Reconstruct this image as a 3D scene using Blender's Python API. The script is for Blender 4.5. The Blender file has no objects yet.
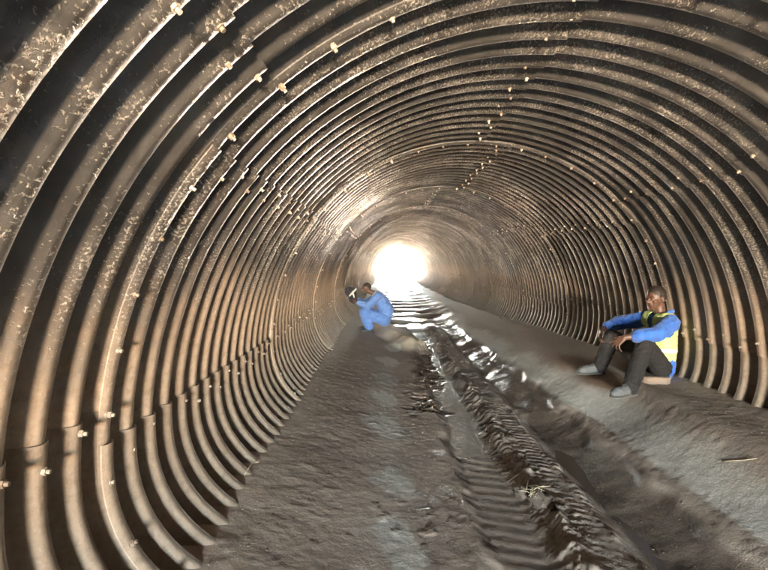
import bpy, bmesh, math, random
import numpy as np
from mathutils import Vector, Matrix, noise as mnoise

random.seed(7)
RNG = np.random.default_rng(7)
scene = bpy.context.scene
COL = scene.collection
R = math.radians

# ------------------------------------------------------------------ camera
F_PX, W_PX, H_PX = 493.0, 768.0, 570.0           # focal length and photo size in pixels
VP = (388.0, 261.0)                              # where the pipe's axis vanishes
AZ = 0.78                                        # height of the pipe axis above the mud floor
PR = 2.10                                        # clear radius over the crests
CAM = Vector((-0.87, 0.0, 0.88 + AZ))
cam_data = bpy.data.cameras.new('camera')
cam_data.sensor_width = 36.0
cam_data.lens = F_PX / W_PX * 36.0
cam_data.clip_start = 0.05
cam_data.clip_end = 3000
cam = bpy.data.objects.new('camera', cam_data)
COL.objects.link(cam)
pitch = math.atan((H_PX / 2 - VP[1]) / F_PX)
yaw = math.atan((VP[0] - W_PX / 2) / F_PX)
cam.location = CAM
cam.rotation_euler = (R(90) - pitch, 0, yaw)
scene.camera = cam

# ------------------------------------------------------------------ sky, sun, exposure
SUN_EL, SUN_AZ = R(55), R(75)                    # azimuth clockwise from +Y: the sun stands to the side and lights the ground at both mouths
world = bpy.data.worlds.new('World')
scene.world = world
world.use_nodes = True
wn = world.node_tree
wn.nodes.clear()
wo = wn.nodes.new('ShaderNodeOutputWorld')
bg = wn.nodes.new('ShaderNodeBackground')
sky = wn.nodes.new('ShaderNodeTexSky')
sky.sky_type = 'NISHITA'
sky.sun_disc = False
sky.sun_elevation = SUN_EL
sky.sun_rotation = SUN_AZ
sky.dust_density = 3.5
sky.air_density = 0.9
bg.inputs['Strength'].default_value = 0.15
wn.links.new(sky.outputs[0], bg.inputs[0])
wn.links.new(bg.outputs[0], wo.inputs[0])
sd = bpy.data.lights.new('sun', 'SUN')
sd.energy = 5.0
sd.angle = R(0.5)
sd.color = (1.0, 0.93, 0.82)
sun = bpy.data.objects.new('sun', sd)
COL.objects.link(sun)
to_sun = Vector((math.sin(SUN_AZ) * math.cos(SUN_EL), math.cos(SUN_AZ) * math.cos(SUN_EL), math.sin(SUN_EL)))
sun.rotation_euler = to_sun.to_track_quat('Z', 'Y').to_euler()
sun.location = (0, -20, 30)

vs = scene.view_settings
vs.view_transform = 'Standard'
vs.look = 'None'
vs.exposure = 10.2
vs.gamma = 1.0
vs.use_curve_mapping = False
scene.render.engine = 'CYCLES'
cy = scene.cycles
cy.use_denoising = True
cy.use_adaptive_sampling = False
cy.use_guiding = True                            # the light enters only through the two open ends
cy.use_surface_guiding = True
cy.use_volume_guiding = True
cy.guiding_training_samples = 128
cy.max_bounces = 8
cy.diffuse_bounces = 3
cy.glossy_bounces = 4
cy.volume_bounces = 1
cy.sample_clamp_indirect = 6.0
cy.caustics_reflective = False
cy.caustics_refractive = False

# ------------------------------------------------------------------ helpers
def tag(o, label=None, cat=None, group=None, kind=None):
    if label: o['label'] = label
    if cat: o['category'] = cat
    if group: o['group'] = group
    if kind: o['kind'] = kind
    return o

def empty(name, loc=(0, 0, 0), rz=0.0, parent=None):
    o = bpy.data.objects.new(name, None)
    COL.objects.link(o)
    o.location = loc
    o.rotation_euler = (0, 0, rz)
    o.empty_display_size = 0.2
    if parent: o.parent = parent
    return o

def link_mesh(name, me, mat=None, parent=None, smooth=True):
    if mat is not None:
        me.materials.clear()
        me.materials.append(mat)
    if smooth:
        me.polygons.foreach_set('use_smooth', [True] * len(me.polygons))
    o = bpy.data.objects.new(name, me)
    COL.objects.link(o)
    if parent: o.parent = parent
    return o

def mesh_np(name, verts, quads):
    me = bpy.data.meshes.new(name)
    v = np.asarray(verts, dtype=np.float32)
    q = np.asarray(quads, dtype=np.int32)
    me.vertices.add(len(v))
    me.vertices.foreach_set('co', v.ravel())
    me.loops.add(q.size)
    me.loops.foreach_set('vertex_index', q.ravel())
    me.polygons.add(len(q))
    me.polygons.foreach_set('loop_start', np.arange(0, q.size, q.shape[1], dtype=np.int32))
    me.update(calc_edges=True)
    return me

def grid_quads(nu, nv, base=0, flip=False):
    i, j = np.meshgrid(np.arange(nu - 1), np.arange(nv - 1), indexing='ij')
    a = base + i * nv + j
    q = np.stack([a, a + nv, a + nv + 1, a + 1], -1).reshape(-1, 4)
    return q[:, ::-1] if flip else q

def sstep(a, b, x):
    t = np.clip((x - a) / (b - a), 0, 1)
    return t * t * (3 - 2 * t)

_PERM = RNG.random((256, 256))
def vnoise(x, y):
    xi = np.floor(x).astype(int); yi = np.floor(y).astype(int)
    fx = x - xi; fy = y - yi
    fx = fx * fx * (3 - 2 * fx); fy = fy * fy * (3 - 2 * fy)
    g = lambda a, b: _PERM[a & 255, b & 255]
    return ((g(xi, yi) * (1 - fx) + g(xi + 1, yi) * fx) * (1 - fy) +
            (g(xi, yi + 1) * (1 - fx) + g(xi + 1, yi + 1) * fx) * fy) * 2 - 1

def fbm(x, y, scale, octaves=4, gain=0.5):
    s, a, t = 0.0, 1.0, 0.0
    f = 1.0 / scale
    for k in range(octaves):
        s = s + a * vnoise(x * f + 17.3 * k, y * f + 9.1 * k)
        t += a; a *= gain; f *= 2.03
    return s / t

def pix(u, v, z):
    """photo pixel -> (x, y) where its ray meets height z"""
    d = Vector(((u - W_PX / 2) / F_PX, -(v - H_PX / 2) / F_PX, -1.0))
    d = cam.rotation_euler.to_matrix() @ d
    t = (z - CAM.z) / d.z
    p = CAM + d * t
    return p.x, p.y

def project(p):
    d = cam.rotation_euler.to_matrix().transposed() @ (Vector(p) - CAM)
    if d.z > -0.05: return None
    return (W_PX / 2 + F_PX * d.x / -d.z, H_PX / 2 - F_PX * d.y / -d.z, -d.z)

class NT:
    """small node-tree writer"""
    def __init__(self, name):
        self.m = bpy.data.materials.new(name)
        self.m.use_nodes = True
        self.t = self.m.node_tree
        self.b = self.t.nodes['Principled BSDF']
        self.out = self.t.nodes['Material Output']
    def n(self, typ, **kw):
        nd = self.t.nodes.new(typ)
        for k, v in kw.items(): setattr(nd, k, v)
        return nd
    def l(self, a, b): self.t.links.new(a, b)
    def set(self, sock, v):
        if hasattr(v, 'is_output') or isinstance(v, bpy.types.NodeSocket): self.l(v, sock)
        else: sock.default_value = v
    def pos(self):
        return self.n('ShaderNodeNewGeometry').outputs['Position']
    def objco(self):
        return self.n('ShaderNodeTexCoord').outputs['Object']
    def mapping(self, vec, scale=(1, 1, 1), rot=(0, 0, 0)):
        m = self.n('ShaderNodeMapping')
        m.inputs['Scale'].default_value = scale
        m.inputs['Rotation'].default_value = rot
        self.l(vec, m.inputs['Vector'])
        return m.outputs[0]
    def noise(self, vec, scale, detail=4, rough=0.55, dist=0.0):
        n = self.n('ShaderNodeTexNoise')
        n.inputs['Scale'].default_value = scale
        n.inputs['Detail'].default_value = detail
        n.inputs['Roughness'].default_value = rough
        n.inputs['Distortion'].default_value = dist
        self.l(vec, n.inputs['Vector'])
        return n.outputs['Fac']
    def ramp(self, fac, lo, hi, a=0.0, b=1.0):
        m = self.n('ShaderNodeMapRange', interpolation_type='SMOOTHSTEP')
        self.set(m.inputs['Value'], fac)
        m.inputs['From Min'].default_value = lo
        m.inputs['From Max'].default_value = hi
        m.inputs['To Min'].default_value = a
        m.inputs['To Max'].default_value = b
        return m.outputs[0]
    def math(self, op, a, b=0.0):
        m = self.n('ShaderNodeMath', operation=op)
        self.set(m.inputs[0], a); self.set(m.inputs[1], b)
        return m.outputs[0]
    def mix(self, fac, a, b):
        m = self.n('ShaderNodeMix', data_type='RGBA')
        self.set(m.inputs['Factor'], fac)
        self.set(m.inputs[6], (*a, 1) if isinstance(a, tuple) else a)
        self.set(m.inputs[7], (*b, 1) if isinstance(b, tuple) else b)
        return m.outputs[2]
    def attr(self, name):
        return self.n('ShaderNodeAttribute', attribute_name=name).outputs['Fac']
    def bump(self, height, strength, dist):
        b = self.n('ShaderNodeBump')
        b.inputs['Strength'].default_value = strength
        b.inputs['Distance'].default_value = dist
        self.l(height, b.inputs['Height'])
        self.l(b.outputs[0], self.b.inputs['Normal'])
    def sepz(self, vec):
        s = self.n('ShaderNodeSeparateXYZ'); self.l(vec, s.inputs[0]); return s.outputs
    def done(self, color, rough, metal=0.0, spec=None):
        self.set(self.b.inputs['Base Color'], (*color, 1) if isinstance(color, tuple) else color)
        self.set(self.b.inputs['Roughness'], rough)
        self.set(self.b.inputs['Metallic'], metal)
        if spec is not None: self.b.inputs['Specular IOR Level'].default_value = spec
        return self.m

# ------------------------------------------------------------------ materials
def mat_plate():
    t = NT('weathered_galvanised_steel')
    p = t.pos()
    s = t.sepz(p)
    rnd = t.n('ShaderNodeObjectInfo').outputs['Random']
    big = t.noise(p, 1.1, 4)
    mid = t.noise(t.mapping(p, (1, 0.35, 1)), 9, 5, 0.6)
    fine = t.noise(p, 55, 5, 0.65)
    # tan silt coat low on the wall, up to an uneven flood line
    zz = t.math('ADD', s[2], t.math('MULTIPLY', t.math('SUBTRACT', big, 0.5), 0.9))
    zz = t.math('ADD', zz, t.math('MULTIPLY', t.math('SUBTRACT', mid, 0.5), 0.5))
    silt = t.ramp(zz, 0.95, 1.75, 1.0, 0.0)
    tan = t.mix(mid, (0.27, 0.205, 0.15), (0.46, 0.365, 0.275))
    tan = t.mix(t.ramp(t.noise(p, 26, 6, 0.7), 0.42, 0.68, 0.0, 0.55), tan, (0.20, 0.145, 0.10))
    tan = t.mix(t.ramp(fine, 0.52, 0.72, 0.0, 0.45), tan, (0.52, 0.45, 0.36))
    grey = t.mix(mid, (0.040, 0.040, 0.039), (0.125, 0.123, 0.118))
    col = t.mix(silt, grey, tan)
    # runs down the wall from laps and bolts
    ang = t.math('ARCTAN2', t.math('SUBTRACT', s[2], AZ), s[0])
    comb = t.n('ShaderNodeCombineXYZ')
    t.l(t.math('MULTIPLY', s[1], 11.0), comb.inputs[0]); t.l(t.math('MULTIPLY', ang, 1.3), comb.inputs[1])
    run = t.ramp(t.noise(comb.outputs[0], 1.0, 4, 0.6), 0.50, 0.66)
    run = t.math('MULTIPLY', run, t.ramp(big, 0.35, 0.65))
    col = t.mix(t.math('MULTIPLY', run, 0.55), col, t.mix(silt, (0.045, 0.036, 0.028), (0.17, 0.105, 0.062)))
    # rust blooms
    rust = t.ramp(t.noise(p, 3.1, 6, 0.62), 0.60, 0.72)
    col = t.mix(t.math('MULTIPLY', rust, 0.3), col, (0.17, 0.10, 0.055))
    # pale lime flecks and beads above the flood line, thickest on the crests
    rr = t.math('SQRT', t.math('ADD', t.math('POWER', s[0], 2.0), t.math('POWER', t.math('SUBTRACT', s[2], AZ), 2.0)))
    crest = t.ramp(rr, PR + 0.004, PR + 0.034, 1.0, 0.25)
    zone = t.ramp(t.noise(p, 1.7, 4, 0.6), 0.34, 0.66)
    zone = t.math('MULTIPLY', zone, t.ramp(s[2], 0.9, 1.9, 0.10, 1.0))
    zone = t.math('MULTIPLY', zone, crest)
    f1 = t.noise(t.mapping(p, (1.0, 0.5, 1.0), (0.3, 0.2, 0.4)), 95, 3, 0.6)
    thr = t.math('SUBTRACT', 0.645, t.math('MULTIPLY', zone, 0.17))
    fl = t.ramp(t.math('SUBTRACT', f1, thr), 0.0, 0.10)
    fl = t.math('MULTIPLY', fl, t.ramp(zone, 0.0, 0.25))
    col = t.mix(t.math('MULTIPLY', fl, 0.75), col, t.mix(mid, (0.45, 0.42, 0.37), (0.75, 0.72, 0.66)))
    # grey film bleached along the crests
    film = t.math('MULTIPLY', t.math('MULTIPLY', zone, t.ramp(mid, 0.35, 0.65)), 0.35)
    col = t.mix(film, col, (0.24, 0.23, 0.215))
    # plate to plate difference
    hsv = t.n('ShaderNodeHueSaturation')
    t.l(col, hsv.inputs['Color'])
    t.l(t.math('ADD', 0.80, t.math('MULTIPLY', rnd, 0.4)), hsv.inputs['Value'])
    h = t.math('ADD', t.math('MULTIPLY', fine, 0.5), t.math('MULTIPLY', fl, 1.2))
    t.bump(h, 0.7, 0.005)
    ro = t.math('SUBTRACT', t.ramp(fine, 0.3, 0.7, 0.36, 0.58), t.math('MULTIPLY', fl, 0.2))
    ro = t.math('ADD', ro, t.math('MULTIPLY', silt, 0.15))
    dusty = t.ramp(s[1], 8.0, 18.0)                # dust lies thicker on the far stretch
    ro = t.math('ADD', ro, t.math('MULTIPLY', dusty, 0.3))
    return t.done(hsv.outputs[0], ro, t.math('MULTIPLY', t.math('SUBTRACT', 1.0, t.math('MAXIMUM', silt, dusty)), 0.5))

def mat_bolt():
    t = NT('galvanised_bolt')
    p = t.pos()
    f = t.noise(p, 40, 4)
    rnd = t.n('ShaderNodeObjectInfo').outputs['Random']
    c = t.mix(f, (0.22, 0.19, 0.155), (0.40, 0.355, 0.295))
    c = t.mix(t.ramp(rnd, 0.5, 0.9, 0, 0.8), c, (0.14, 0.10, 0.07))
    return t.done(c, 0.42, 0.15)

def mat_floor():
    t = NT('silt_and_mud')
    p = t.pos()
    wet, pale, ledge = t.attr('wet'), t.attr('pale'), t.attr('ledge')
    big = t.noise(p, 1.3, 5)
    mid = t.noise(p, 14, 5, 0.6)
    fine = t.noise(p, 120, 4, 0.65)
    c = t.mix(big, (0.38, 0.29, 0.225), (0.50, 0.395, 0.31))
    c = t.mix(t.ramp(mid, 0.35, 0.7, 0, 0.5), c, (0.52, 0.42, 0.335))
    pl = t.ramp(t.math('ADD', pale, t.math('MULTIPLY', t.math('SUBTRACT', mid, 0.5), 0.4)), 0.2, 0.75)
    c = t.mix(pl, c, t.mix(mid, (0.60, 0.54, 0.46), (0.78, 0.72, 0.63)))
    c = t.mix(t.math('MULTIPLY', ledge, 0.95), c, (0.66, 0.53, 0.38))
    grain = t.ramp(fine, 0.62, 0.74)
    c = t.mix(t.math('MULTIPLY', grain, 0.3), c, (0.34, 0.30, 0.26))
    c = t.mix(t.math('MULTIPLY', wet, 0.82), c, (0.095, 0.067, 0.047))
    wn_ = t.math('MULTIPLY', wet, t.ramp(mid, 0.3, 0.6, 0.75, 1.0))
    ro = t.math('ADD', t.ramp(wn_, 0.0, 1.0, 0.92, 0.16), t.math('MULTIPLY', wn_, t.ramp(fine, 0.45, 0.6, 0.0, 0.26)))
    h = t.math('ADD', t.math('MULTIPLY', fine, 0.6), t.math('MULTIPLY', mid, 0.9))
    h = t.math('ADD', h, t.math('MULTIPLY', t.noise(p, 52, 4, 0.6), 0.8))
    t.bump(h, 0.6, 0.006)
    return t.done(c, ro, 0.0, 0.5)

def mat_water():
    t = NT('muddy_water')
    p = t.pos()
    h = t.noise(t.mapping(p, (1.0, 0.6, 1.0)), 9, 3)
    t.bump(h, 0.12, 0.01)
    return t.done(t.mix(t.noise(p, 2.0, 3), (0.13, 0.095, 0.066), (0.18, 0.134, 0.096)), 0.2, 0.0, 0.35)

def mat_earth(name, a, b, scale=0.6):
    t = NT(name)
    p = t.pos()
    n1 = t.noise(p, scale, 6, 0.6)
    n2 = t.noise(p, scale * 18, 5, 0.6)
    c = t.mix(n1, a, b)
    c = t.mix(t.ramp(n2, 0.5, 0.75, 0, 0.4), c, tuple(x * 0.6 for x in a))
    t.bump(n2, 0.6, 0.03)
    return t.done(c, 0.95)

M_PLATE, M_BOLT, M_FLOOR, M_WATER = mat_plate(), mat_bolt(), mat_floor(), mat_water()
M_GROUND = mat_earth('dry_sandy_ground', (0.36, 0.27, 0.18), (0.46, 0.36, 0.25), 0.3)
M_BANK = mat_earth('embankment_soil', (0.20, 0.14, 0.085), (0.30, 0.22, 0.14), 0.5)

# ------------------------------------------------------------------ corrugated culvert
PITCH, AMP, LAP0, RINGLEN = 0.2, 0.043, 2.10, 3.0
RC = 0.74                                        # the tighter haunch radius below the springing line
N0, N1 = -6, 15
Y_BACK, Y_EXIT = LAP0 + N0 * RINGLEN, LAP0 + N1 * RINGLEN
SEAMS = {
    -1: [-31, 3, 43, 84, 132, 176, 211],
    0: [-31, 6, 47, 90, 142, 180, 211],
    1: [-31, 8, 40, 82, 143, 178, 211],
    2: [-31, 6, 46.5, 92, 138, 181, 211],
    3: [-31, 8.5, 39, 83, 145, 177, 211],
}
def seams_of(n):
    if n in SEAMS: return SEAMS[n]
    s = SEAMS[2 + (n % 2)]
    return [s[0]] + [a + random.uniform(-2, 2) for a in s[1:-1]] + [s[-1]]

def wob(a, y):
    """slow unevenness of the pipe wall (metres)"""
    return (0.007 * np.sin(2.1 * a + 0.9 * y) + 0.005 * np.sin(3.7 * a - 1.7 * y + 1.0)
            + 0.004 * np.sin(5.3 * a + 0.45 * y + 2.0) + 0.003 * np.sin(2.9 * y + 1.3 * a))

def section(a):
    """outline of the pipe-arch at angle a (radians): base point and outward normal"""
    a = np.asarray(a, dtype=float)
    over = np.where(a < 0, a, np.where(a > math.pi, a - math.pi, 0.0))
    n = np.where(a < 0, 0.0, np.where(a > math.pi, math.pi, a)) + over * PR / RC
    cx = np.where(a < 0, PR - RC, np.where(a > math.pi, RC - PR, 0.0))
    r = np.where((a < 0) | (a > math.pi), RC, PR)
    nx, nz = np.cos(n), np.sin(n)
    return cx + nx * r, AZ + nz * r, nx, nz

def wall_point(a, off):
    x, z, nx, nz = section(a)
    return x + nx * off, z + nz * off

def crest_r(y):
    return PR + 2 * AMP * (0.5 - 0.5 * np.cos(2 * math.pi * (y - LAP0) / PITCH)) ** 1.6   # broad round crests, narrower grooves

def plate_mesh(n, a0, a1, last_low, last_high):
    y0, y1 = LAP0 + n * RINGLEN, LAP0 + (n + 1) * RINGLEN
    ya, yb = y0 - 0.042, y1 + 0.042
    per = 12 if -1 <= n < 2 else (10 if n < 4 else 8)
    ny = int(round((yb - ya) / PITCH * per)) + 1
    b0, b1 = a0 - 2.5, a1 + 2.5
    na = int(math.ceil((b1 - b0) / (2.2 if n < 3 else 3.5))) + 1
    A, Y = np.meshgrid(np.radians(np.linspace(b0, b1, na)), np.linspace(ya, yb, ny), indexing='ij')
    u = (np.degrees(A) - b0) / (b1 - b0)
    v = (Y - ya) / (yb - ya)
    off = -0.015 * (1 - u) - 0.015 * (1 - v)     # shingled: its low edge and its near edge lie inside the neighbour
    dent = 0.010 * np.sin(math.pi * u) * np.sin(math.pi * v) * random.uniform(-1, 1) + 0.004 * np.sin(3 * math.pi * u + random.uniform(0, 6)) * random.uniform(-1, 1)
    rad = crest_r(Y) + wob(A, Y) + off + dent
    def ring(r):
        x, z = wall_point(A, r - PR)
        return np.stack([x, Y, z], -1).reshape(-1, 3)
    inner, outer = ring(rad), ring(rad + 0.006)
    V = np.concatenate([inner, outer])
    Q = [grid_quads(na, ny, 0, True), grid_quads(na, ny, na * ny, False)]
    idx = np.arange(na * ny).reshape(na, ny)
    loop = np.concatenate([idx[:, 0], idx[-1, 1:], idx[::-1, -1][1:], idx[0, ::-1][1:]])
    m = len(loop)
    base = len(V)
    V = np.concatenate([V, inner[loop], outer[loop]])
    k = np.arange(m - 1)
    Q.append(np.stack([base + k, base + k + 1, base + m + k + 1, base + m + k], -1))
    return mesh_np('plate', V, np.concatenate(Q))

def bolt_mesh():
    bm = bmesh.new()
    def disc(r0, r1, z0, z1, n, cap):
        lo = [bm.verts.new((r0 * math.cos(2 * math.pi * i / n), r0 * math.sin(2 * math.pi * i / n), z0)) for i in range(n)]
        hi = [bm.verts.new((r1 * math.cos(2 * math.pi * i / n), r1 * math.sin(2 * math.pi * i / n), z1)) for i in range(n)]
        for i in range(n):
            bm.faces.new((lo[i], lo[(i + 1) % n], hi[(i + 1) % n], hi[i]))
        if cap: bm.faces.new(hi)
        return hi
    disc(0.019, 0.019, -0.006, 0.003, 10, True)
    disc(0.0145, 0.014, 0.003, 0.018, 6, True)
    disc(0.0085, 0.0078, 0.018, 0.030, 8, True)
    me = bpy.data.meshes.new('bolt')
    bm.to_mesh(me); bm.free()
    me.materials.append(M_BOLT)
    return me

culvert = empty('corrugated_culvert', (0, Y_BACK, 0))
tag(culvert, 'round corrugated steel culvert pipe enclosing the muddy floor', 'culvert')
CINV = Matrix.Translation((0, -Y_BACK, 0))

bolt_spots = []
for n in range(N0, N1):
    sm = seams_of(n)
    plates = []
    for i in range(len(sm) - 1):
        o = link_mesh('plate', plate_mesh(n, sm[i], sm[i + 1], i == 0, i == len(sm) - 2), M_PLATE, culvert)
        o.location = (0, -Y_BACK, 0)
        plates.append((sm[i], sm[i + 1], o))
    y0 = LAP0 + n * RINGLEN
    for i in range(1, len(sm) - 1):
        for k in range(0, 15):
            yb = y0 + k * PITCH + random.uniform(-0.006, 0.006)
            if k == 0: continue
            a = sm[i] - 1.2 + random.uniform(-0.4, 0.4) + (1.7 if k % 2 else 0)
            r = float(crest_r(y0 + k * PITCH)) + float(wob(R(a), yb)) - 0.008
            bolt_spots.append((a, yb, r, plates[i][2]))
    a = -30.0
    while a < 210:
        yb = y0 + random.uniform(-0.012, 0.012)
        for (p0, p1, o) in plates:
            if p0 <= a < p1:
                bolt_spots.append((a, yb, float(crest_r(y0)) + float(wob(R(a), yb)) - 0.014, o))
        a += 7.6 + random.uniform(-0.7, 0.7)

BOLT = bolt_mesh()
ranked = []
for (a, y, r, o) in bolt_spots:
    wx, wz = wall_point(R(a), r - PR)
    p = Vector((float(wx), y, float(wz)))
    q = project(p)
    if q is None or q[0] < -25 or q[0] > W_PX + 25 or q[1] < -25 or q[1] > H_PX + 25: continue
    if p.z < 0.1: continue
    ranked.append((q[2], a, p, o))
ranked.sort(key=lambda t: t[0])
bv = np.array([v.co for v in BOLT.vertices])
far_v, far_f = [], []
for i, (d, a, p, o) in enumerate(ranked):
    sx_, sz_, nx_, nz_ = section(R(a))
    inward = Vector((-float(nx_), random.uniform(-0.12, 0.12), -float(nz_))).normalized()
    M = Matrix.Translation(p) @ inward.to_track_quat('Z', 'Y').to_matrix().to_4x4() @ Matrix.Rotation(random.uniform(0, 3), 4, 'Z') \
        @ Matrix.Diagonal((1, 1, random.uniform(0.75, 1.25), 1))
    if i < 300:
        b = bpy.data.objects.new('bolt', BOLT)
        COL.objects.link(b)
        b.parent = o
        b.matrix_local = M
    elif d < 26:
        base = len(far_v)
        far_v += [tuple(CINV @ (M @ v.co)) for v in BOLT.vertices]
        far_f += [tuple(base + k for k in f.vertices) for f in BOLT.polygons]
me = bpy.data.meshes.new('distant_bolts')
me.from_pydata(far_v, [], far_f)
tag(link_mesh('distant_bolts', me, M_BOLT, culvert, smooth=False), kind='stuff')

# ------------------------------------------------------------------ mud floor
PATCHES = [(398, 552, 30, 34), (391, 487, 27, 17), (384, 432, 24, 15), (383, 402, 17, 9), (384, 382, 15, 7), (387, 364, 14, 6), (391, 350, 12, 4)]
def floor_height(x, y):
    """height and wet / pale / clod masks of the silt bed"""
    yb = np.array([-8, 6.0, 9.6, 13, 19, 30, 45.0])
    Hb = np.interp(y, yb, [0.48, 0.48, 0.37, 0.26, 0.12, 0.05, 0.0])
    x0 = np.interp(y, [0, 4.6, 7.0, 11, 20, 45], [1.22, 1.06, 0.82, 0.58, 0.55, 0.7])
    wv = fbm(x * 0 + 3.1, y, 1.1, 3)
    e = x - x0 - 0.05 * fbm(x, y, 0.9, 2)
    bank = Hb * (0.38 * sstep(-0.46, 0.16, e) + 0.62 * sstep(0.0, 0.55, e))
    h = bank + 0.20 * sstep(-0.55, -2.0, x)
    near = sstep(16, 9, y)
    meander = 0.05 * wv + np.interp(y, [0, 5, 9, 16], [0.0, 0.0, -0.02, -0.08])
    # wheel ruts
    dl = x - (-0.10 + meander)
    dr = x - (0.77 + meander - np.interp(y, [0, 5, 8, 12], [0, 0, 0.08, 0.2]))
    en = 0.05 * fbm(x, y, 0.35, 3)
    lrut = sstep(0.28, 0.15, np.abs(dl) + 1.4 * en)
    rrut = sstep(0.27, 0.13, np.abs(dr) + 1.5 * en) * (0.72 + 0.45 * fbm(x + 3, y, 0.45, 3))
    h = h - 0.055 * lrut * near - 0.070 * rrut * near
    berm = np.exp(-((np.abs(dl) - 0.29) / 0.05) ** 2) * (dl > 0) + np.where(dr < 0, 0.6, 0.18) * np.exp(-((np.abs(dr) - 0.31) / 0.05) ** 2)
    ridge = sstep(0.10, 0.2, dl) * sstep(0.62, 0.52, dl)
    clod_n = fbm(x, y, 0.16, 5, 0.62)
    clod_f = fbm(x + 5, y, 0.05, 4, 0.6)
    h = h + near * (0.035 * berm * (0.6 + 0.9 * clod_n) + 0.035 * ridge)
    rough = np.clip(ridge * sstep(0.52, 0.30, dl) + 0.6 * berm + 0.30 * sstep(0.28, 0.34, dr) * sstep(-0.05, -0.12, e), 0, 1)
    h = h + near * rough * (0.014 * np.maximum(clod_n, -0.3) + 0.015 * clod_f + 0.009 * fbm(x + 2, y, 0.02, 2))
    # stripes pressed into the left rut
    st = np.sin((y + 0.28 * dl + 0.02 * wv) * 2 * math.pi / 0.125)
    h = h + near * lrut * sstep(3.0, 3.4, 7.5 - y) * 0.0030 * np.maximum(st, -0.35)
    # chevron tyre print on the ridge
    tm = sstep(0.105, 0.075, np.abs(dl - 0.50))
    ch = np.sin((y + 0.55 * (dl - 0.50) + 0.008 * fbm(x, y, 0.25, 2)) * 2 * math.pi / 0.078)
    tm = tm * sstep(7.5, 5.2, y) * sstep(-0.7, 0.1, fbm(x, y, 0.4, 3))
    h = h - tm * near * rough * 0.85 * (0.014 * np.maximum(clod_n, -0.3) + 0.015 * clod_f)
    h = h + tm * (0.005 * np.clip(ch * 2.5, -1, 1) * sstep(0.008, 0.02, np.abs(dl - 0.50)) + 0.008)
    # glistening churned patch and channel of the far left track
    blob = sstep(0.28, 0.10, np.hypot((x + 0.40) / 1.0, (y - 5.7) / 1.8) + 0.22 * fbm(x, y, 0.22, 3))
    strip = sstep(0.24, 0.10, np.abs(x + 0.30 - 0.02 * (y - 7)) + 0.12 * fbm(x, y, 0.3, 3)) * sstep(6.0, 7.2, y) * sstep(11, 9.6, y)
    churn = np.clip(blob + strip, 0, 1)
    h = h + churn * (0.024 * clod_n + 0.022 * clod_f - 0.015)
    scat = sstep(0.12, 0.35, clod_n) * sstep(0.45, 0.2, np.abs(x + 0.45)) * sstep(6.2, 4.2, y) * 0.7
    # raised silt ledge beside the crouching man
    ax, ay, bx_, by_ = -1.0, 11.3, -0.33, 9.15
    Ll = math.hypot(bx_ - ax, by_ - ay)
    tt = ((x - ax) * (bx_ - ax) + (y - ay) * (by_ - ay)) / Ll
    ss = ((x - ax) * -(by_ - ay) + (y - ay) * (bx_ - ax)) / Ll + 0.05 * fbm(x, y, 0.4, 3)
    ledge = sstep(-0.34, -0.02, ss) * sstep(0.27, 0.20, ss) * sstep(-0.5, -0.1, tt) * sstep(Ll + 0.25, Ll - 0.3, tt)
    h = h + 0.20 * ledge
    # long bars and pools beyond
    farm = sstep(11.0, 13.5, y)
    bars = np.sin(y * 2 * math.pi / 1.45 + 3.2 * fbm(x, y, 1.3, 3) + 0.8 * x)
    fx = sstep(-1.35, -0.9, x) * sstep(1.2, 0.5, x)
    h = h + farm * fx * ((0.024 + 0.014 * fbm(x, y, 2.2, 2)) * bars - 0.010 + 0.022 * fbm(x, y, 0.45, 4))
    # general unevenness
    h = h + 0.012 * fbm(x, y, 1.2, 3) + 0.003 * fbm(x, y, 0.22, 4) + 0.0025 * clod_f + 0.005 * sstep(0.25, 0.6, fbm(x + 9, y, 0.07, 3)) * sstep(-0.2, 0.3, fbm(x, y + 4, 0.9, 2)) * (1 - lrut)
    leftm = sstep(-0.9, -1.5, x)
    h = h + leftm * (0.004 * fbm(x, y, 0.12, 3) + 0.03 * sstep(-1.6, -2.05, x)) + 0.03 * sstep(1.8, 2.05, x)
    # masks
    wet = np.clip(0.35 * lrut * near + 0.85 * sstep(0.1, 0.5, rrut) * sstep(-0.25, -0.16, dr) * near + churn + scat + 0.03 * rough * near
                  + 0.06 * tm + farm * fx * sstep(0.5, -0.4, bars) + 0.25 * farm * fx
                  + 0.15 * sstep(-0.55, -0.3, x) * sstep(0.9, 0.7, x) * near, 0, 1)
    wet = wet * (1 - ledge)
    pale = 0.0 * x
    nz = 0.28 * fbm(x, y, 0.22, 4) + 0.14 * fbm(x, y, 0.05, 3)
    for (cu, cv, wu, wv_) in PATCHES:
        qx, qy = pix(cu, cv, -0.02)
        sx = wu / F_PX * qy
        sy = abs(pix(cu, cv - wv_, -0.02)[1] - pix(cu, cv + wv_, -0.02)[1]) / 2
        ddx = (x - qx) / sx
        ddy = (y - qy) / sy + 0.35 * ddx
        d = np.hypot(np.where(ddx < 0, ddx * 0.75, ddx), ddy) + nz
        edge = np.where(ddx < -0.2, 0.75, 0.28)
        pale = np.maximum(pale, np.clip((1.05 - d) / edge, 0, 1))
    pale = np.maximum(pale, 0.95 * sstep(-0.03, 0.05, e) * sstep(0.50, 0.18, e + 0.12 * fbm(x, y, 0.5, 4)) * (1 - 0.4 * sstep(12, 20, y)))
    strip_ = sstep(0.30, 0.12, np.abs(x + 0.93 - 0.03 * np.sin(y * 1.7)) + 0.10 * fbm(x, y, 0.35, 4)) * sstep(11, 7, y)
    pale = np.maximum(pale * (0.75 + 0.25 * fbm(x + 1, y, 0.3, 3)), 0.38 * strip_ * (0.85 + 0.5 * fbm(x, y + 2, 0.6, 3)))
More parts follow.
